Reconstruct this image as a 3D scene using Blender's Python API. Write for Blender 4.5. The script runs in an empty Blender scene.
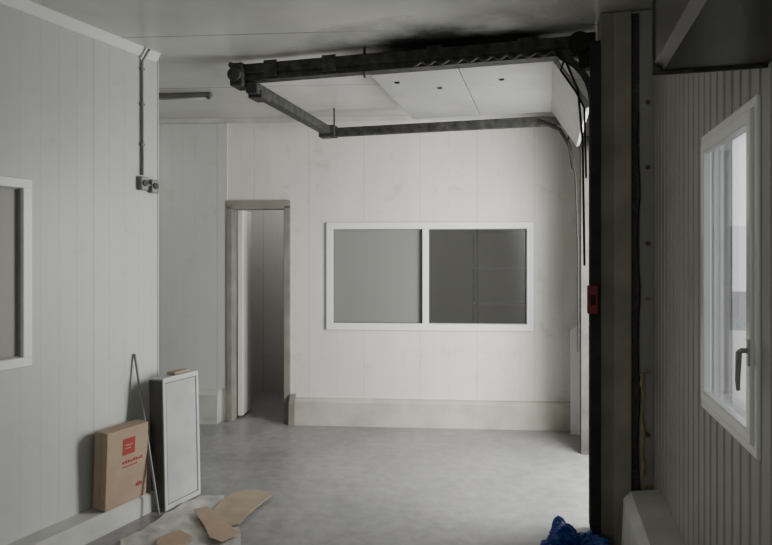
import bpy, bmesh, math, random
from mathutils import Vector, Matrix, noise
random.seed(7)
scn = bpy.context.scene
COL = scn.collection
H = 2.85

# ------------------------------------------------------------------ materials
def new_mat(name):
    m = bpy.data.materials.new(name); m.use_nodes = True
    nt = m.node_tree; nt.nodes.clear()
    out = nt.nodes.new('ShaderNodeOutputMaterial')
    b = nt.nodes.new('ShaderNodeBsdfPrincipled')
    nt.links.new(b.outputs[0], out.inputs[0])
    return m, nt, b, out
def rgb(c): return (c[0], c[1], c[2], 1)
def mat(name, c, rough=.5, metal=0, var=.12, scale=8, bump=.0, c2=None):
    m, nt, b, out = new_mat(name)
    tc = nt.nodes.new('ShaderNodeTexCoord')
    n = nt.nodes.new('ShaderNodeTexNoise'); n.inputs['Scale'].default_value = scale; n.inputs['Detail'].default_value = 6
    nt.links.new(tc.outputs['Object'], n.inputs['Vector'])
    r = nt.nodes.new('ShaderNodeValToRGB')
    r.color_ramp.elements[0].position = .3; r.color_ramp.elements[1].position = .7
    a = c2 if c2 else [x*(1-var) for x in c]
    r.color_ramp.elements[0].color = rgb(a); r.color_ramp.elements[1].color = rgb(c)
    nt.links.new(n.outputs['Fac'], r.inputs[0]); nt.links.new(r.outputs[0], b.inputs['Base Color'])
    b.inputs['Roughness'].default_value = rough; b.inputs['Metallic'].default_value = metal
    if bump:
        bp = nt.nodes.new('ShaderNodeBump'); bp.inputs['Strength'].default_value = bump; bp.inputs['Distance'].default_value = .01
        nt.links.new(n.outputs['Fac'], bp.inputs['Height']); nt.links.new(bp.outputs[0], b.inputs['Normal'])
    return m
def math_node(nt, op, a, bv=None):
    n = nt.nodes.new('ShaderNodeMath'); n.operation = op
    if hasattr(a, 'links'): nt.links.new(a, n.inputs[0])
    else: n.inputs[0].default_value = a
    if bv is not None:
        if hasattr(bv, 'links'): nt.links.new(bv, n.inputs[1])
        else: n.inputs[1].default_value = bv
    return n.outputs[0]
def panel_mat(name, c, axis='X', fine=.1, joint=1.1, rough=.4, dirt=.15, depth=.35, off=0.0, smudge=.6):
    """sandwich-panel cladding: fine ribs and wider joints, in object space"""
    m, nt, b, out = new_mat(name)
    tc = nt.nodes.new('ShaderNodeTexCoord'); sp = nt.nodes.new('ShaderNodeSeparateXYZ')
    nt.links.new(tc.outputs['Object'], sp.inputs[0])
    x = math_node(nt, 'ADD', sp.outputs[axis], 50+off)
    f1 = math_node(nt, 'LESS_THAN', math_node(nt, 'MODULO', x, fine), .006)
    f2 = math_node(nt, 'LESS_THAN', math_node(nt, 'MODULO', x, joint), .009)
    lines = math_node(nt, 'MAXIMUM', math_node(nt, 'MULTIPLY', f1, .35), f2)
    n = nt.nodes.new('ShaderNodeTexNoise'); n.inputs['Scale'].default_value = 1.3; n.inputs['Detail'].default_value = 7; n.inputs['Roughness'].default_value = .6
    mp = nt.nodes.new('ShaderNodeMapping'); mp.inputs['Scale'].default_value = (1.6, 1.6, .7)
    nt.links.new(tc.outputs['Object'], mp.inputs[0]); nt.links.new(mp.outputs[0], n.inputs['Vector'])
    r = nt.nodes.new('ShaderNodeValToRGB'); r.color_ramp.elements[0].position = .3; r.color_ramp.elements[1].position = .65
    r.color_ramp.elements[0].color = rgb([x_*(1-dirt) for x_ in c]); r.color_ramp.elements[1].color = rgb(c)
    nt.links.new(n.outputs['Fac'], r.inputs[0])
    mx = nt.nodes.new('ShaderNodeMixRGB'); mx.blend_type = 'MULTIPLY'
    mx.inputs[2].default_value = (1-depth, 1-depth, 1-depth, 1)
    nt.links.new(lines, mx.inputs[0]); nt.links.new(r.outputs[0], mx.inputs[1])
    n2 = nt.nodes.new('ShaderNodeTexNoise'); n2.inputs['Scale'].default_value = 4; n2.inputs['Detail'].default_value = 9; n2.inputs['Roughness'].default_value = .75
    nt.links.new(tc.outputs['Object'], n2.inputs['Vector'])
    r2 = nt.nodes.new('ShaderNodeValToRGB'); r2.color_ramp.elements[0].position = .56; r2.color_ramp.elements[1].position = .76
    r2.color_ramp.elements[0].color = (0, 0, 0, 1); r2.color_ramp.elements[1].color = (1, 1, 1, 1)
    nt.links.new(n2.outputs['Fac'], r2.inputs[0])
    mx2 = nt.nodes.new('ShaderNodeMixRGB'); mx2.inputs[2].default_value = (c[0]*.55, c[1]*.5, c[2]*.42, 1)
    nt.links.new(math_node(nt, 'MULTIPLY', r2.outputs[0], smudge), mx2.inputs[0]); nt.links.new(mx.outputs[0], mx2.inputs[1])
    nt.links.new(mx2.outputs[0], b.inputs['Base Color'])
    bp = nt.nodes.new('ShaderNodeBump'); bp.inputs['Strength'].default_value = .5; bp.inputs['Distance'].default_value = .004; bp.invert = True
    nt.links.new(lines, bp.inputs['Height']); nt.links.new(bp.outputs[0], b.inputs['Normal'])
    b.inputs['Roughness'].default_value = rough
    return m

M_back = panel_mat('panel_back', (.74, .72, .67), fine=.13, joint=.52, depth=.15, dirt=.12, off=.13, smudge=.8)
M_left = panel_mat('panel_left', (.58, .59, .56), fine=.11, joint=1.1, depth=.20, dirt=.08, smudge=.35)
M_plain = panel_mat('panel_plain', (.55, .535, .50), fine=.15, joint=.3, depth=.22)
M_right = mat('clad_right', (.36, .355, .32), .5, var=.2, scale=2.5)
M_curb = mat('curb_paint', (.54, .515, .45), .6, var=.25, scale=5, bump=.15)
M_curbw = mat('curb_white', (.56, .56, .52), .6, var=.25, scale=5, bump=.15)
M_white = mat('upvc_white', (.80, .80, .78), .3, var=.05)
M_gasket = mat('gasket_grey', (.16, .16, .15), .6)
M_gask2 = mat('gasket_pale', (.36, .36, .34), .6)
M_dark = mat('rail_dark_steel', (.078, .078, .07), .65, metal=.1, var=.75, scale=18, bump=.5)
M_black = mat('black_rubber', (.012, .012, .012), .7, var=.4)
M_tan = mat('tan_frame', (.29, .27, .235), .55, var=.3, scale=5)
M_post = mat('post_beige', (.36, .335, .275), .6, var=.35, scale=4)
M_postm = mat('post_brown', (.27, .25, .205), .6, var=.4, scale=4)
M_postd = mat('post_dark', (.11, .105, .09), .6, var=.5, scale=5)
M_seal = mat('seal_dark', (.03, .03, .027), .7, var=.6, scale=9)
M_steel = mat('steel_grey', (.24, .24, .23), .4, metal=.4, var=.3)
M_hand = mat('handle_grey', (.38, .38, .37), .35, metal=.3, var=.1)
M_red = mat('red_plastic', (.26, .02, .02), .5, var=.25)
M_redprint = mat('red_print', (.36, .035, .03), .6, var=.15)
M_card = mat('cardboard', (.40, .295, .21), .8, var=.15, scale=10, bump=.05)
M_card2 = mat('cardboard_pale', (.38, .305, .225), .8, var=.25, scale=7, bump=.05)
M_paper = mat('pale_sheet', (.52, .51, .47), .45, var=.3, scale=9, bump=.3)
M_yel = mat('yellow_foam', (.40, .31, .15), .8, var=.3, scale=30)
M_grey = mat('grey_face', (.50, .505, .49), .5, var=.28, scale=4)
M_rim = mat('panel_rim_white', (.58, .58, .56), .45, var=.2, scale=6)
M_doorw = mat('door_white', (.74, .73, .70), .4, var=.06, scale=3)
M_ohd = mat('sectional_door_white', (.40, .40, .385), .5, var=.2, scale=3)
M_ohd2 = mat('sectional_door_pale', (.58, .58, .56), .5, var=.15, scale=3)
M_duct = mat('duct_dark', (.06, .055, .05), .4, metal=.2, var=.4, scale=4)
M_asphalt = mat('outdoor_ground', (.40, .40, .40), .9, var=.2, scale=3)
M_ext = mat('outdoor_wall', (.68, .69, .69), .8, var=.2, scale=1)
M_office = mat('office_wall', (.42, .41, .38), .7, var=.1, scale=1)

def glass_mat(name, tint, refl=.12, dust=0, dustc=(.3, .3, .29), rough=.03):
    m, nt, b, out = new_mat(name); nt.nodes.remove(b)
    t = nt.nodes.new('ShaderNodeBsdfTransparent'); t.inputs[0].default_value = rgb(tint)
    g = nt.nodes.new('ShaderNodeBsdfGlossy'); g.inputs['Roughness'].default_value = rough
    mx = nt.nodes.new('ShaderNodeMixShader'); fr = nt.nodes.new('ShaderNodeLayerWeight'); fr.inputs[0].default_value = .25
    a = math_node(nt, 'ADD', math_node(nt, 'MULTIPLY', fr.outputs['Fresnel'], .6), refl)
    nt.links.new(a, mx.inputs[0]); nt.links.new(t.outputs[0], mx.inputs[1]); nt.links.new(g.outputs[0], mx.inputs[2])
    last = mx.outputs[0]
    if dust:
        d = nt.nodes.new('ShaderNodeBsdfDiffuse'); d.inputs[0].default_value = rgb(dustc)
        m2 = nt.nodes.new('ShaderNodeMixShader'); m2.inputs[0].default_value = dust
        nt.links.new(last, m2.inputs[1]); nt.links.new(d.outputs[0], m2.inputs[2]); last = m2.outputs[0]
    nt.links.new(last, out.inputs[0]); return m
M_glassA = glass_mat('glass_dusty', (.85, .85, .83), .03, .62, (.32, .32, .30), .22)
M_glassB = glass_mat('glass_dim', (.75, .75, .74), .02, .25, (.13, .13, .12), .18)
M_glassL = glass_mat('glass_beige', (.8, .8, .78), .02, .65, (.50, .49, .45), .3)
M_glassc = glass_mat('glass_clear', (.95, .96, .96), .03)

def floor_mat():
    m, nt, b, out = new_mat('concrete_floor')
    tc = nt.nodes.new('ShaderNodeTexCoord')
    def nz(s, d, rg=.6):
        n = nt.nodes.new('ShaderNodeTexNoise'); n.inputs['Scale'].default_value = s; n.inputs['Detail'].default_value = d; n.inputs['Roughness'].default_value = rg
        nt.links.new(tc.outputs['Object'], n.inputs['Vector']); return n.outputs['Fac']
    r = nt.nodes.new('ShaderNodeValToRGB'); r.color_ramp.elements[0].position = .34; r.color_ramp.elements[1].position = .66
    r.color_ramp.elements[0].color = (.22, .22, .218, 1); r.color_ramp.elements[1].color = (.31, .308, .303, 1)
    nt.links.new(nz(1.5, 8, .65), r.inputs[0])
    r2 = nt.nodes.new('ShaderNodeValToRGB'); r2.color_ramp.elements[0].position = .35; r2.color_ramp.elements[1].position = .6
    r2.color_ramp.elements[0].color = (.82, .82, .82, 1); r2.color_ramp.elements[1].color = (1, 1, 1, 1)
    nt.links.new(nz(12, 8, .7), r2.inputs[0])
    mx = nt.nodes.new('ShaderNodeMixRGB'); mx.blend_type = 'MULTIPLY'; mx.inputs[0].default_value = 1
    nt.links.new(r.outputs[0], mx.inputs[1]); nt.links.new(r2.outputs[0], mx.inputs[2]); nt.links.new(mx.outputs[0], b.inputs['Base Color'])
    mr = nt.nodes.new('ShaderNodeMapRange'); mr.inputs[3].default_value = .24; mr.inputs[4].default_value = .46
    nt.links.new(nz(3, 5), mr.inputs[0]); nt.links.new(mr.outputs[0], b.inputs['Roughness'])
    bp = nt.nodes.new('ShaderNodeBump'); bp.inputs['Strength'].default_value = .12; bp.inputs['Distance'].default_value = .01
    nt.links.new(nz(20, 6), bp.inputs['Height']); nt.links.new(bp.outputs[0], b.inputs['Normal'])
    return m
M_floor = floor_mat()

def ceiling_mat():
    m, nt, b, out = new_mat('ceiling_panels')
    tc = nt.nodes.new('ShaderNodeTexCoord'); sp = nt.nodes.new('ShaderNodeSeparateXYZ')
    nt.links.new(tc.outputs['Object'], sp.inputs[0])
    y = math_node(nt, 'ADD', math_node(nt, 'ADD', sp.outputs['Y'], math_node(nt, 'MULTIPLY', sp.outputs['X'], .077)), 50.35)
    l = math_node(nt, 'LESS_THAN', math_node(nt, 'MODULO', y, 1.1), .014)
    n = nt.nodes.new('ShaderNodeTexNoise'); n.inputs['Scale'].default_value = 1.4; n.inputs['Detail'].default_value = 8
    nt.links.new(tc.outputs['Object'], n.inputs['Vector'])
    r = nt.nodes.new('ShaderNodeValToRGB'); r.color_ramp.elements[0].position = .3; r.color_ramp.elements[1].position = .7
    r.color_ramp.elements[0].color = (.46, .46, .43, 1); r.color_ramp.elements[1].color = (.60, .60, .57, 1)
    nt.links.new(n.outputs['Fac'], r.inputs[0])
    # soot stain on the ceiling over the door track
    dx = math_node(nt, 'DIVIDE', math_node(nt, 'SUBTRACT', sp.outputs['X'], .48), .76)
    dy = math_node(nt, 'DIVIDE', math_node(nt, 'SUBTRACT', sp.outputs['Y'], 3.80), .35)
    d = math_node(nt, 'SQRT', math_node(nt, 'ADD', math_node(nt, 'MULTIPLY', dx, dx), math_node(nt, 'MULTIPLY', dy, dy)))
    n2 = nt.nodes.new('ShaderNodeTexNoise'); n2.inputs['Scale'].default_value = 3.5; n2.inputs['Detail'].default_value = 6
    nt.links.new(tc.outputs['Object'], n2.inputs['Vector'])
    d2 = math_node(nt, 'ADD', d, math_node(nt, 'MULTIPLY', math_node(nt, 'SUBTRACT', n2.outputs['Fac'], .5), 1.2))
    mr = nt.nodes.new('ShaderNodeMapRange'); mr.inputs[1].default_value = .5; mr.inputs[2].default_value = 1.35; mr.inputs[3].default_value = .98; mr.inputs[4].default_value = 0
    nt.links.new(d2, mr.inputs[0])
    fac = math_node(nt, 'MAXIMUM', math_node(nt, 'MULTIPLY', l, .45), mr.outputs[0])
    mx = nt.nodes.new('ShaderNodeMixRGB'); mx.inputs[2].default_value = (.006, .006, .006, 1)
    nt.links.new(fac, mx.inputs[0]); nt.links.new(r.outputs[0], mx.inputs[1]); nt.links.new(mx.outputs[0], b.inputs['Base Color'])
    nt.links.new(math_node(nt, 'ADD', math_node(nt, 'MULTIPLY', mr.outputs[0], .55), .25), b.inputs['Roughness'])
    return m
M_ceil = ceiling_mat()

# ------------------------------------------------------------------ builders
def frame(ox, oy, ang, oz=0): return Matrix.Translation((ox, oy, oz)) @ Matrix.Rotation(ang, 4, 'Z')
W0 = Matrix.Identity(4)
FB = frame(0, 5.738, math.atan(-.077))              # back wall, +y away from the room
FL = frame(-3.30, 0, math.atan2(1, .458))           # left wall, +y behind the wall
FR = frame(.55, 0, math.atan2(1, .261))             # right wall, +y into the room
FD = frame(1.22, 3.52, math.atan2(1, .261))         # overhead door: x along opening, +y into the room
UE = 4.389                                          # far end of the left wall

class B:
    def __init__(s): s.bm = bmesh.new()
    def box(s, x0, x1, y0, y1, z0, z1, bev=0, m=None):
        vs = [(x, y, z) for z in (z0, z1) for y in (y0, y1) for x in (x0, x1)]
        vv = [s.bm.verts.new((m @ Vector(v)) if m else v) for v in vs]
        fs = [(0,2,3,1),(4,5,7,6),(0,1,5,4),(1,3,7,5),(3,2,6,7),(2,0,4,6)]
        ff = [s.bm.faces.new([vv[i] for i in f]) for f in fs]
        if bev:
            es = list({e for f in ff for e in f.edges})
            bmesh.ops.bevel(s.bm, geom=es, offset=bev, segments=2, affect='EDGES', profile=.5)
        return s
    def tube(s, pts, r, n=10, cap=True):
        pts = [Vector(p) for p in pts]; rings = []
        up = None
        for i, p in enumerate(pts):
            t = (pts[min(i+1, len(pts)-1)] - pts[max(i-1, 0)]).normalized()
            if up is None:
                up = t.orthogonal().normalized()
            up = (up - t*up.dot(t)).normalized(); sd = t.cross(up)
            rr = r[i] if isinstance(r, (list, tuple)) else r
            rings.append([s.bm.verts.new(p + (up*math.cos(2*math.pi*k/n) + sd*math.sin(2*math.pi*k/n))*rr) for k in range(n)])
        for a, b in zip(rings, rings[1:]):
            for k in range(n): s.bm.faces.new((a[k], a[(k+1)%n], b[(k+1)%n], b[k]))
        if cap: s.bm.faces.new(rings[0][::-1]); s.bm.faces.new(rings[-1])
        return s
    def sweep(s, pts, prof):
        """sweep profile [(side,up)] along path lying in the local y/z plane (side = local x)"""
        pts = [Vector(p) for p in pts]; rings = []
        for i, p in enumerate(pts):
            t = (pts[min(i+1, len(pts)-1)] - pts[max(i-1, 0)]).normalized()
            sd = Vector((1, 0, 0)); up = t.cross(sd)
            rings.append([s.bm.verts.new(p + sd*a + up*b) for a, b in prof])
        n = len(prof)
        for a, b in zip(rings, rings[1:]):
            for k in range(n): s.bm.faces.new((a[k], a[(k+1)%n], b[(k+1)%n], b[k]))
        s.bm.faces.new(rings[0][::-1]); s.bm.faces.new(rings[-1]); return s
    def prism(s, poly, axis, a0, a1):
        def P(p, a):
            return {'x': (a, p[0], p[1]), 'y': (p[0], a, p[1]), 'z': (p[0], p[1], a)}[axis]
        A = [s.bm.verts.new(P(p, a0)) for p in poly]; C = [s.bm.verts.new(P(p, a1)) for p in poly]
        n = len(poly)
        for k in range(n): s.bm.faces.new((A[k], A[(k+1)%n], C[(k+1)%n], C[k]))
        s.bm.faces.new(A[::-1]); s.bm.faces.new(C); return s
    def make(s, name, material, M=W0, parent=None, smooth=False, **props):
        bmesh.ops.recalc_face_normals(s.bm, faces=s.bm.faces)
        me = bpy.data.meshes.new(name); s.bm.to_mesh(me); s.bm.free()
        me.materials.append(material)
        if smooth:
            for p in me.polygons: p.use_smooth = True
        o = bpy.data.objects.new(name, me); COL.objects.link(o)
        if parent: o.parent = parent
        else: o.matrix_world = M
        for k, v in props.items(): o[k] = v
        return o
def empty(name, M=W0, **props):
    o = bpy.data.objects.new(name, None); o.empty_display_size = .1; COL.objects.link(o); o.matrix_world = M
    for k, v in props.items(): o[k] = v
    return o
def wall(name, M, u0, u1, z0, z1, y0, y1, holes, material):
    us = sorted({u0, u1, *[h[0] for h in holes], *[h[1] for h in holes]})
    zs = sorted({z0, z1, *[h[2] for h in holes], *[h[3] for h in holes]})
    b = B()
    for i in range(len(us)-1):
        for j in range(len(zs)-1):
            cu = (us[i]+us[i+1])/2; cz = (zs[j]+zs[j+1])/2
            if any(h[0] < cu < h[1] and h[2] < cz < h[3] for h in holes): continue
            b.box(us[i], us[i+1], y0, y1, zs[j], zs[j+1])
    return b.make(name, material, M, kind='structure')

# ------------------------------------------------------------------ room shell
B().box(-4.9, 2.3, -2.8, 8.5, -.1, 0).make('floor', M_floor, kind='structure')
B().box(-4.9, 2.3, -2.8, 8.5, H, H+.1).make('ceiling', M_ceil, kind='structure')
B().box(-30, 30, -30, 30, -.25, -.12).make('trim_9', M_asphalt, kind='structure')
wall('wall_back', FB, -4.75, 1.9, 0, H, 0, .1, [(-1.495, -.903, 0, 2.07), (-.535, 1.325, .895, 1.85)], M_back)
wall('wall_left', FL, -2.75, UE, 0, H, 0, .1, [(2.40, 3.49, 1.03, 1.93)], M_left)
wall('wall_outer', W0, -4.8, -4.7, 0, H, -2.7, 6.2, [], M_plain)
wall('wall_rear', W0, -4.7, .1, 0, H, -2.75, -2.65, [], M_plain)
wall('wall_office_back', W0, -.78, 2.2, 0, H, 8.2, 8.3, [], M_office)
wall('wall_passage_back', W0, -2.3, -.86, 0, H, 7.05, 7.15, [], M_plain)
wall('wall_partition', W0, -.86, -.78, 0, H, 5.93, 8.3, [], M_office)
wall('wall_passage_side', W0, -2.4, -2.3, 0, H, 6.03, 7.15, [], M_plain)
wall('wall_office_side', W0, 2.1, 2.2, 0, H, 5.7, 8.2, [], M_office)

def clad(name, M, u0, u1, holes, material):
    b = B(); pitch = .085; d = .004
    prof = []; u = u0
    while u < u1:
        for du, dy in ((0, 0), (.058, 0), (.066, -d), (.077, -d)):
            if u+du < u1: prof.append((u+du, dy))
        u += pitch
    prof.append((u1, 0))
    for c in sorted({h[0] for h in holes} | {h[1] for h in holes}): prof.append((c, 0))
    prof.sort()
    for (ua, ya), (ub, yb) in zip(prof, prof[1:]):
        cu = (ua+ub)/2; zr = [(0, H)]
        for h in holes:
            if h[0] < cu < h[1]: zr = [(0, h[2]), (h[3], H)]
        for za, zb in zr:
            vs = [b.bm.verts.new(p) for p in ((ua, ya, za), (ub, yb, za), (ub, yb, zb), (ua, ya, zb))]
            b.bm.faces.new(vs)
            b.box(ua, ub, -.09, -.02, za, zb)
    return b.make(name, material, M, kind='structure')
RW = (1.68, 2.255, 1.04, 1.955)
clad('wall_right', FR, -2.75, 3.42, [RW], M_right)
wall('wall_right_far', FD, -.2, 2.35, 0, H, -.26, -.1, [(.06, 1.40, 0, 2.42)], M_plain)

# base kerbs
B().prism([(0, 0), (-.09, 0), (-.085, .215), (-.06, .24), (0, .24)], 'x', -.84, 1.80).make('baseboard_back', M_curb, FB, kind='structure')
B().prism([(0, 0), (-.12, 0), (-.11, .27), (-.07, .31), (0, .31)], 'x', -4.0, -1.56).make('baseboard_recess', M_curbw, FB, kind='structure')
B().prism([(0, 0), (-.135, 0), (-.13, .10), (-.115, .115), (0, .12)], 'x', -2.6, UE-.015).make('baseboard_left', M_curbw, FL, kind='structure')
B().prism([(0, 0), (.18, 0), (.165, .34), (.13, .38), (0, .40)], 'x', -2.6, 3.17).make('baseboard_right', M_curbw, FR, kind='structure')
B().prism([(0, H), (0, H-.05), (-.008, H-.05), (-.045, H-.008), (-.045, H)], 'x', -2.6, UE-.015).make('trim_1', M_white, FL, kind='structure')
B().prism([(0, H), (0, H-.04), (-.005, H-.04), (-.035, H-.005), (-.035, H)], 'x', -4.6, 1.75).make('trim_2', M_curbw, FB, kind='structure')
B().box(UE, UE+.008, -.004, .104, 0, H).make('trim_3', M_left, FL, kind='structure')
B().box(-4.6, -1.497, -.018, 0, .31, H-.04).make('trim_4', M_left, FB, kind='structure')

# ------------------------------------------------------------------ passage door frame + leaf
d1 = empty('door_1', FB, kind='structure')
b = B(); b.box(-1.50, -1.450, -.03, .12, 0, 2.03, .004); b.box(-.955, -.895, -.03, .12, 0, 2.03, .004); b.box(-1.50, -.895, -.03, .12, 2.0, 2.08, .004)
b.make('door_frame', M_tan, parent=d1)
b = B(); b.box(-1.445, -1.395, .125, .42, .02, 2.0, .006)
b.make('door_leaf', M_doorw, parent=d1)
B().prism([(-.10, 0), (.0, 0), (.0, .27), (-.04, .27), (-.09, .20)], 'x', -.893, -.842).make('trim_5', M_tan, FB, kind='structure')

# ------------------------------------------------------------------ windows
def window(name, M, u0, u1, z0, z1, room, mull=None, fw=.05, gl=(None,), prot=.022, gk=M_gasket):
    """room: sign of local y pointing into the room"""
    e = empty(name, M, kind='structure')
    def yb(a, c): return (min(a*room, c*room), max(a*room, c*room))
    b = B(); y0, y1 = yb(-.06, prot)
    b.box(u0, u1, y0, y1, z0, z0+fw, .004); b.box(u0, u1, y0, y1, z1-fw, z1, .004)
    b.box(u0, u0+fw, y0, y1, z0+fw-.004, z1-fw+.004, .004); b.box(u1-fw, u1, y0, y1, z0+fw-.004, z1-fw+.004, .004)
    if mull is not None: b.box(mull-.028, mull+.028, y0, y1, z0+fw-.004, z1-fw+.004, .004)
    b.make('window_frame', M_white, parent=e)
    spans = [(u0+fw, u1-fw)] if mull is None else [(u0+fw, mull-.028), (mull+.028, u1-fw)]
    for i, (a, c) in enumerate(spans):
        g = B(); ya, yc = yb(-.03, -.02); g.box(a, c, ya, yc, z0+fw, z1-fw)
        g.make('glass_pane', gl[i % len(gl)], parent=e)
        k = B(); ya, yc = yb(-.018, -.008); w = .007
        k.box(a, c, ya, yc, z0+fw, z0+fw+w); k.box(a, c, ya, yc, z1-fw-w, z1-fw)
        k.box(a, a+w, ya, yc, z0+fw, z1-fw); k.box(c-w, c, ya, yc, z0+fw, z1-fw)
        k.make('window_gasket', gk, parent=e)
    return e
w1 = window('window_1', FB, -.555, 1.345, .875, 1.87, -1, mull=.365, fw=.062, gl=(M_glassA, M_glassB))
w2 = window('window_2', FL, 2.36, 3.52, .99, 1.95, -1, fw=.05, gl=(M_glassL,), prot=.015, gk=M_gask2)
w3 = window('window_3', FR, 1.665, 2.272, 1.02, 1.975, 1, fw=.028, gl=(M_glassc,), prot=.006)
b = B(); a, c, z0, z1 = 1.695, 2.243, 1.05, 1.945; s = .036
b.box(a, c, -.012, .014, z0, z0+s, .004); b.box(a, c, -.012, .014, z1-s, z1, .004)
b.box(a, a+s, -.012, .014, z0+s-.004, z1-s+.004, .004); b.box(c-s, c, -.012, .014, z0+s-.004, z1-s+.004, .004)
b.make('window_sash', M_white, parent=w3)
b = B(); b.box(1.695, 1.715, .012, .018, 1.26, 1.33, .003)
b.tube([(1.705, .014, 1.30), (1.705, .032, 1.30), (1.707, .037, 1.295), (1.718, .037, 1.22), (1.721, .035, 1.19)], [.007, .007, .008, .007, .005])
b.make('window_handle', M_hand, parent=w3, smooth=False)

# ------------------------------------------------------------------ overhead door: post, tracks, sections
P = empty('door_post', FD, label='beige steel door post with dark seals and bolts', category='post')
b = B(); b.box(-.24, -.05, -.135, -.045, 0, H-.005, .006); b.make('post_core', M_post, parent=P)
b = B(); b.box(-.235, -.045, -.048, .022, 0, H-.005, .004); b.make('post_facing', M_postm, parent=P)
b = B(); b.box(-.245, -.225, .020, .074, 0, H-.15, .003); b.make('seal_strip', M_seal, parent=P)
b = B(); b.box(-.20, -.05, -.26, -.135, 0, H-.005, .003); b.make('post_channel', M_postd, parent=P)
b = B(); b.box(-.225, -.195, -.255, -.175, 0, H-.005, .003); b.make('post_flange', M_right, parent=P)
for z in (.35, .62, .95, 1.33, 1.62, 2.02, 2.36):
    b = B(); b.tube([(-.222, -.215, z), (-.236, -.215, z)], .012, 8); b.make('bolt', M_yel if int(z*100) % 2 else M_postd, parent=P)
b = B(); b.tube([(-.262, -.165+.008*math.sin(i*1.3), 2.3-i*.11) for i in range(19)], .004, 6)
b.make('cable', M_black, FD, label='thin black cable hanging down the door post', category='cable')
b = B(); b.tube([(-.262, -.185+.006*math.sin(i*2.1), .95-i*.06) for i in range(10)], [.007+.004*math.sin(i*1.7) for i in range(10)], 6)
b.make('foam_strip', M_yel, FD, label='yellowed strip of sealing foam on the door post', category='foam strip')

trk = empty('door_track', FD, label='dark steel overhead door track frame fixed under the ceiling', category='door track')
R = .30
def path(s_end, zb, zt, y0=.03):
    pts = [(0, y0, zb), (0, y0, zt-R)]
    for i in range(1, 9):
        a = math.pi/2*i/8
        pts.append((0, y0+R*(1-math.cos(a)), zt-R+R*math.sin(a)))
    pts.append((0, s_end, zt)); return pts
cprof = [(-.03, -.014), (.03, -.014), (.03, .014), (.022, .014), (.022, -.006), (-.022, -.006), (-.022, .014), (-.03, .014)]
for w, zt, y0 in ((0, 2.74, .05), (1.42, 2.66, .03)):
    pts = [(w, p[1], p[2]) for p in path(2.2, .02, zt, y0)]
    B().sweep(pts, cprof).make('guide_rail', M_dark, parent=trk)
b = B(); b.box(-.04, .035, .06, 2.26, 2.742, 2.808, .006); b.box(-.03, .05, .06, 2.26, 2.70, 2.744, .004); b.make('rail_beam', M_dark, parent=trk)
b = B(); b.box(1.395, 1.445, .05, 2.22, 2.60, 2.667, .004); b.make('rail_beam', M_dark, parent=trk)
b = B(); b.box(-.03, 1.45, 2.12, 2.20, 2.62, 2.69, .005); b.make('cross_bar', M_dark, parent=trk)
b = B(); b.box(-.08, .06, 2.20, 2.29, 2.66, 2.81, .01); b.tube([(-.10, 2.25, 2.73), (-.07, 2.25, 2.73)], .045, 14)
b.tube([(-.1, 2.27, 2.79), (.07, 2.27, 2.79)], .018, 10); b.make('end_bracket', M_dark, parent=trk)
for w, s in ((0, 1.4), (1.42, 2.1)):
    b = B(); b.box(w-.012, w+.012, s-.004, s+.004, 2.67, H); b.make('hanger', M_dark, parent=trk)
for s in (.42, .95, 1.62, 2.02):
    b = B(); b.box(-.048, -.039, s-.045, s+.045, 2.715, 2.818, .002); b.tube([(-.048, s-.02, 2.775), (-.057, s-.02, 2.775)], .01, 6); b.make('splice_plate', M_dark, parent=trk)
b = B(); b.tube([(-.055, .25+.012*i, 2.715+.010*math.sin(i*.9)) for i in range(70)], .011, 8); b.make('tension_spring', M_dark, parent=trk)
b = B(); b.box(1.37, 1.47, 2.08, 2.23, 2.595, 2.70, .01); b.make('corner_plate', M_dark, parent=trk)
b = B(); b.box(.02, .16, 2.11, 2.21, 2.60, 2.65, .008); b.make('corner_plate', M_dark, parent=trk)
b = B(); b.box(-.04, .04, .03, .12, 2.62, 2.82, .006); b.tube([(-.07, .12, 2.76), (-.03, .12, 2.76)], .06, 16); b.make('cable_drum', M_black, parent=trk)
b = B(); b.tube([(-.02, .18, 2.74), (-.02, .22, 2.62), (-.02, .14, 2.50), (-.01, .09, 2.40), (0, .08, 2.0)], .006, 6); b.make('lift_cable', M_black, parent=trk)
b = B(); b.tube([(-.03, .28, 2.74), (-.03, .19, 2.66), (-.02, .125, 2.5), (-.02, .10, 2.2), (-.02, .09, 1.5)], .007, 6); b.make('lift_cable', M_black, parent=trk)
b = B(); b.tube([(1.40, .10, 2.66), (1.38, .14, 2.45), (1.39, .08, 2.2), (1.39, .06, 1.6), (1.40, .06, .8)], .008, 6); b.make('lift_cable', M_black, parent=trk)
b = B(); b.tube([(1.39, .36, 2.64), (1.39, .20, 2.56), (1.39, .12, 2.42), (1.39, .10, 2.25)], .014, 6); b.make('lift_cable', M_black, parent=trk)
b = B(); b.box(1.38, 1.46, -.09, .04, 0.0, 2.50, .004); b.make('jamb_seal', M_postd, parent=trk)
b = B(); b.box(.05, 1.37, -.095, -.06, 2.36, 2.44); b.make('head_seal', M_black, parent=trk)

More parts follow.
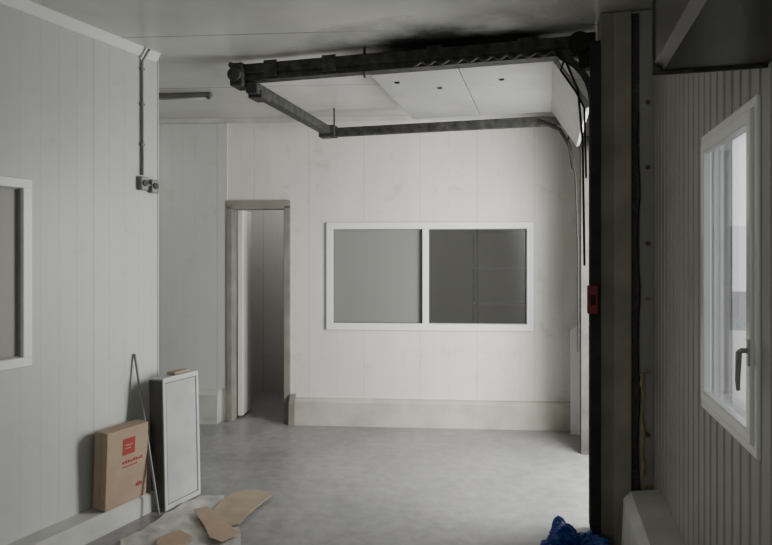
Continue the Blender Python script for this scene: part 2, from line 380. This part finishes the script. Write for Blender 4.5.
od = empty('overhead_door', FD, label='white sectional overhead door slid open under the ceiling', category='garage door')
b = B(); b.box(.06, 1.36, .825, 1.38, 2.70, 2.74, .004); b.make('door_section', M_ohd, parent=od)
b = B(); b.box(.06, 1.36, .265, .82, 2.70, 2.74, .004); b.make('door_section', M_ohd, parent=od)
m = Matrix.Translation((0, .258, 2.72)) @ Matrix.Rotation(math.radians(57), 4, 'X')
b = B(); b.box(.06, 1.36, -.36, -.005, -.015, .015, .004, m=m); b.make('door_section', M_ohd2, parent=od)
for w, s in ((.25, 1.25), (.45, 1.0), (.35, .58)):
    b = B(); b.box(w-.010, w+.010, s-.016, s+.016, 2.690, 2.701, .003); b.make('hinge', M_dark, parent=od)

rb = empty('alarm_box', FD, label='small red alarm box fixed beside the door post', category='alarm box')
b = B(); b.box(-.29, -.246, .035, .09, 1.25, 1.40, .006); b.make('box_body', M_red, parent=rb)
b = B(); b.box(-.296, -.289, .050, .075, 1.30, 1.35, .002); b.make('push_plate', M_black, parent=rb)

dc = empty('duct_casing', FR, label='dark metal ventilation casing mounted high on the wall', category='duct')
b = B(); b.prism([(.012, 2.02), (.25, 2.02), (.27, 2.04), (.27, 2.36), (.25, 2.40), (.012, 2.40)], 'x', .2, 1.56); b.make('casing_body', M_duct, parent=dc)
b = B(); b.box(1.555, 1.565, .012, .275, 2.012, 2.405, .002); b.make('casing_end', M_dark, parent=dc)

# ------------------------------------------------------------------ left wall conduit & sockets
cd = empty('wall_conduit', FL, label='grey electrical conduit with two sockets at its lower end', category='conduit')
uc = 4.255
b = B(); b.tube([(uc, -.012, 2.06), (uc, -.012, H-.08), (uc, -.04, H-.045), (uc, -.07, H-.012)], .008, 10)
b.make('conduit_pipe', M_steel, parent=cd, smooth=True)
for z in (2.72, 2.5, 2.25):
    b = B(); b.box(uc-.013, uc+.013, -.022, -.001, z-.008, z+.008, .003); b.make('clip', M_steel, parent=cd)
b = B(); b.box(uc-.03, uc+.03, -.035, -.001, 1.965, 2.05, .006); b.make('socket_box', M_steel, parent=cd)
b = B(); b.tube([(uc, -.035, 2.01), (uc, -.043, 2.01)], .02, 16); b.make('socket_cap', M_dark, parent=cd)
b = B(); b.box(uc+.055, uc+.115, -.035, -.001, 1.955, 2.04, .006); b.make('socket_box', M_steel, parent=cd)
b = B(); b.tube([(uc+.085, -.035, 2.0), (uc+.085, -.043, 2.0)], .02, 16); b.make('socket_cap', M_dark, parent=cd)
b = B(); b.tube([(uc+.03, -.02, 2.01), (uc+.055, -.02, 2.0)], .007, 8); b.make('link_pipe', M_steel, parent=cd)

lamp = empty('ceiling_lamp', frame(-1.62, 4.93, math.atan(-.077)), label='slim grey fluorescent batten lamp, unlit, on the ceiling', category='lamp')
b = B(); b.box(-.28, .24, -.03, .03, H-.028, H-.001, .006); b.make('lamp_housing', M_steel, parent=lamp)
b = B(); b.tube([(-.25, 0, H-.04), (.21, 0, H-.04)], .010, 12); b.make('lamp_tube', M_grey, parent=lamp, smooth=True)
for x in (-.26, .22):
    b = B(); b.box(x-.008, x+.008, -.015, .015, H-.052, H-.027, .003); b.make('lamp_holder', M_steel, parent=lamp)

# ------------------------------------------------------------------ cardboard box on left wall kerb
cb = empty('cardboard_box', FL @ Matrix.Translation((4.03, -.075, .122)) @ Matrix.Rotation(math.radians(2.5), 4, 'X'), label='brown cardboard box with red printed square, upright by the wall', category='box')
b = B(); b.box(-.155, .145, -.05, .05, 0, .44, .004); b.make('box_body', M_card, parent=cb)
b = B(); b.box(-.155, .145, -.012, .012, .4401, .4412); b.box(-.1562, -.1551, -.012, .012, .02, .4412); b.make('packing_tape', M_card2, parent=cb)
b = B(); b.box(-.045, .045, -.0512, -.0502, .285, .38); b.make('printed_square', M_redprint, parent=cb)
for k, (x0, x1) in enumerate(((-.028, .025), (-.028, .012))):
    b = B(); b.box(x0, x1, -.0522, -.0513, .338-k*.018, .343-k*.018); b.make('printed_mark', M_card2, parent=cb)
def scribble(x0, x1, z0, z1, n):
    """small connected print, square-toothed"""
    st = (x1-x0)/n; poly = [(x0, z0)]
    for i in range(n):
        a = x0+i*st; h = z1 if i % 3 else z0+(z1-z0)*.75
        poly += [(a, z0+(z1-z0)*.15), (a, h), (a+st*.7, h), (a+st*.7, z0+(z1-z0)*.15)]
    poly += [(x1, z0)]
    b = B(); b.prism(poly, 'y', -.0512, -.0502); b.make('printed_lettering', M_redprint, parent=cb)
scribble(-.045, .11, .235, .252, 8); scribble(-.045, .07, .212, .220, 9); scribble(.06, .11, .075, .10, 4)

pn = empty('insulated_panel', FL @ Matrix.Translation((4.395, -.052, 0)) @ Matrix.Rotation(math.radians(-1.5), 4, 'X'), label='thick grey-white insulated hatch panel standing on the floor', category='panel')
b = B(); b.box(-.15, .15, -.160, -.045, .0, .80, .006); b.make('panel_core', M_grey, parent=pn)
b = B()
for (x0, x1, z0, z1) in ((-.155, .155, 0, .03), (-.155, .155, .775, .805), (-.155, -.135, .026, .78), (.135, .155, .026, .78)):
    b.box(x0, x1, -.164, -.15, z0, z1, .002)
b.make('panel_rim', M_rim, parent=pn)
b = B()
for (x0, x1, z0, z1) in ((-.135, .135, .03, .036), (-.135, .135, .769, .775), (-.135, -.129, .03, .775), (.129, .135, .03, .775)):
    b.box(x0, x1, -.1625, -.153, z0, z1)
b.make('panel_gasket', M_gasket, parent=pn)
b = B(); b.box(-.156, -.149, -.155, -.05, .01, .79); b.make('panel_edge', M_postd, parent=pn)
b = B(); b.box(-.02, .12, -.13, -.06, .80, .82, .006); b.make('foam_top', M_card2, parent=pn)

b = B(); b.tube([(-1.355, 3.70, .009), (-1.545, 3.81, .955)], .008, 8)
b.make('leaning_pole', M_steel, label='thin grey metal pole leaning against the wall', category='pole')

# ------------------------------------------------------------------ litter on floor
def sheet(name, poly, z, material, th=.004, curl=.0, fq=5, **props):
    bm = bmesh.new()
    vs = [bm.verts.new((x, y, 0)) for x, y in poly]; bm.faces.new(vs)
    bmesh.ops.triangulate(bm, faces=bm.faces)
    for _ in range(4): bmesh.ops.subdivide_edges(bm, edges=bm.edges, cuts=1, use_grid_fill=True)
    for v in bm.verts:
        v.co.z = curl*noise.noise(Vector((v.co.x*fq, v.co.y*fq, z*90)))
    for f in bm.faces:
        if f.normal.z < 0: f.normal_flip()
    bmesh.ops.solidify(bm, geom=list(bm.faces), thickness=th)
    zmin = min(v.co.z for v in bm.verts)
    for v in bm.verts: v.co.z += z - zmin
    bmesh.ops.recalc_face_normals(bm, faces=bm.faces)
    me = bpy.data.meshes.new(name); bm.to_mesh(me); bm.free(); me.materials.append(material)
    o = bpy.data.objects.new(name, me); COL.objects.link(o)
    for k, v in props.items(): o[k] = v
    return o
G = 'flattened packaging on the floor'
sheet('packing_sheet', [(-1.44, 3.36), (-1.38, 3.50), (-1.29, 3.80), (-1.20, 3.99), (-1.05, 4.0), (-.98, 3.86), (-.95, 3.70), (-.82, 3.50), (-.76, 3.25), (-.95, 3.10), (-1.30, 3.05)], .001, M_paper, .003, .012, 12,
      label='crumpled pale packing sheet lying flat on the floor', category='packing sheet')
sheet('cardboard_piece', [(-1.03, 3.88), (-.99, 4.0), (-.94, 4.06), (-.79, 4.05), (-.73, 3.97), (-.76, 3.88), (-.82, 3.66), (-.84, 3.54), (-.93, 3.50), (-1.05, 3.64)], .021, M_card2, .004, .006, 4,
      label='torn flat brown cardboard, the longest piece', category='cardboard', group=G)
sheet('cardboard_piece', [(-1.15, 3.71), (-1.08, 3.75), (-.95, 3.59), (-.80, 3.39), (-.87, 3.28), (-.95, 3.34), (-1.03, 3.50)], .034, M_card, .004, .006, 4,
      label='strip of brown cardboard lying across other sheets', category='cardboard', group=G)
sheet('cardboard_piece', [(-1.24, 3.37), (-1.157, 3.47), (-1.06, 3.39), (-1.06, 3.24), (-1.20, 3.22)], .021, M_card, .004, .006,
      label='small scrap of brown cardboard on the pale sheet', category='cardboard', group=G)

bm = bmesh.new(); bmesh.ops.create_icosphere(bm, subdivisions=5, radius=1)
for v in bm.verts:
    d = v.co.normalized()
    n1 = noise.noise(d*1.7+Vector((3, 1, 4))); n2 = abs(noise.noise(d*4.5)); n3 = abs(noise.noise(d*10+Vector((8, 0, 0))))
    r = 1 + .35*n1 - .55*n2 - .28*n3
    v.co = Vector((d.x*.165*r, d.y*.13*r, max(-.045, d.z*.11*r) + .045 + (.05*max(0, n1) if d.z > .2 else 0)))
zm = min(v.co.z for v in bm.verts)
for v in bm.verts: v.co.z -= zm
me = bpy.data.meshes.new('bag'); bm.to_mesh(me); bm.free()
M_blue = mat('blue_film', (.02, .085, .42), .35, var=.5, scale=6); me.materials.append(M_blue)
o = bpy.data.objects.new('plastic_bag', me); COL.objects.link(o); o.location = (.955, 3.18, 0)
o['label'] = 'crumpled glossy blue plastic bag on the floor'; o['category'] = 'bag'

bd = empty('white_board', FD @ Matrix.Translation((1.96, .05, 0)), label='narrow white board standing upright against the wall', category='board')
b = B(); b.prism([(-.05, 0), (.05, 0), (.05, .90), (-.05, .98)], 'x', -.02, .02); b.make('board_panel', M_white, parent=bd)
b = B(); b.box(-.024, .024, -.055, -.05, 0, .98); b.make('board_edge', M_grey, parent=bd)

# shelving inside the dim office
sh = empty('shelf_rack', W0 @ Matrix.Translation((1.55, 7.75, 0)), label='grey metal shelf rack standing in the dim office', category='shelf')
for x in (-.45, .42):
    for y in (-.18, .15):
        b = B(); b.box(x, x+.03, y, y+.03, 0, 2.0); b.make('upright', M_steel, parent=sh)
for z in (.5, .95, 1.4, 1.85):
    b = B(); b.box(-.45, .45, -.18, .18, z, z+.025, .003); b.make('shelf', M_grey, parent=sh)

B().box(9, 9.3, -8, 10, -.12, 1.9).make('wall_exterior', M_ext, kind='structure')

# ------------------------------------------------------------------ lights
w = bpy.data.worlds.new('World'); scn.world = w; w.use_nodes = True
bg = w.node_tree.nodes['Background']; bg.inputs[0].default_value = (.94, .97, 1, 1); bg.inputs[1].default_value = 2.4
def area(name, loc, tgt, sx, sy, e, col=(1, 1, 1)):
    l = bpy.data.lights.new(name, 'AREA'); l.shape = 'RECTANGLE'; l.size = sx; l.size_y = sy; l.energy = e; l.color = col
    o = bpy.data.objects.new(name, l); COL.objects.link(o); o.location = loc
    o.rotation_euler = (Vector(tgt)-Vector(loc)).to_track_quat('-Z', 'Y').to_euler(); return o
pd = FD @ Vector((.50, -.6, 1.35)); td = FD @ Vector((2.1, 3, .3))
area('daylight_door', pd, td, 1.1, 2.0, 118, (1, 1, .98))
area('fill_rear', (-2.2, -2.4, 1.7), (-.6, 5, 1.1), 2.4, 1.6, 24, (.98, 1, .97))  # added fill light behind the camera; the rear wall has no opening
area('recess_lamp', (-3.3, 4.6, 2.6), (-2.6, 5.6, 1.0), 1.0, .6, 9, (1, .99, .95))
area('passage_lamp', (-1.1, 6.3, 2.7), (-1.4, 6.7, 0), .3, .3, 6)
area('office_lamp', (-.1, 7.3, 2.7), (.8, 7.9, 0), .6, .6, 10)

# ------------------------------------------------------------------ camera
cam = bpy.data.cameras.new('Camera'); co = bpy.data.objects.new('Camera', cam); COL.objects.link(co)
co.location = (0, 0, 1.55); co.rotation_euler = (math.radians(90), 0, 0)
cam.sensor_width = 36; cam.lens = 36*620/772; cam.shift_y = -15.5/772; cam.clip_start = .05
scn.camera = co
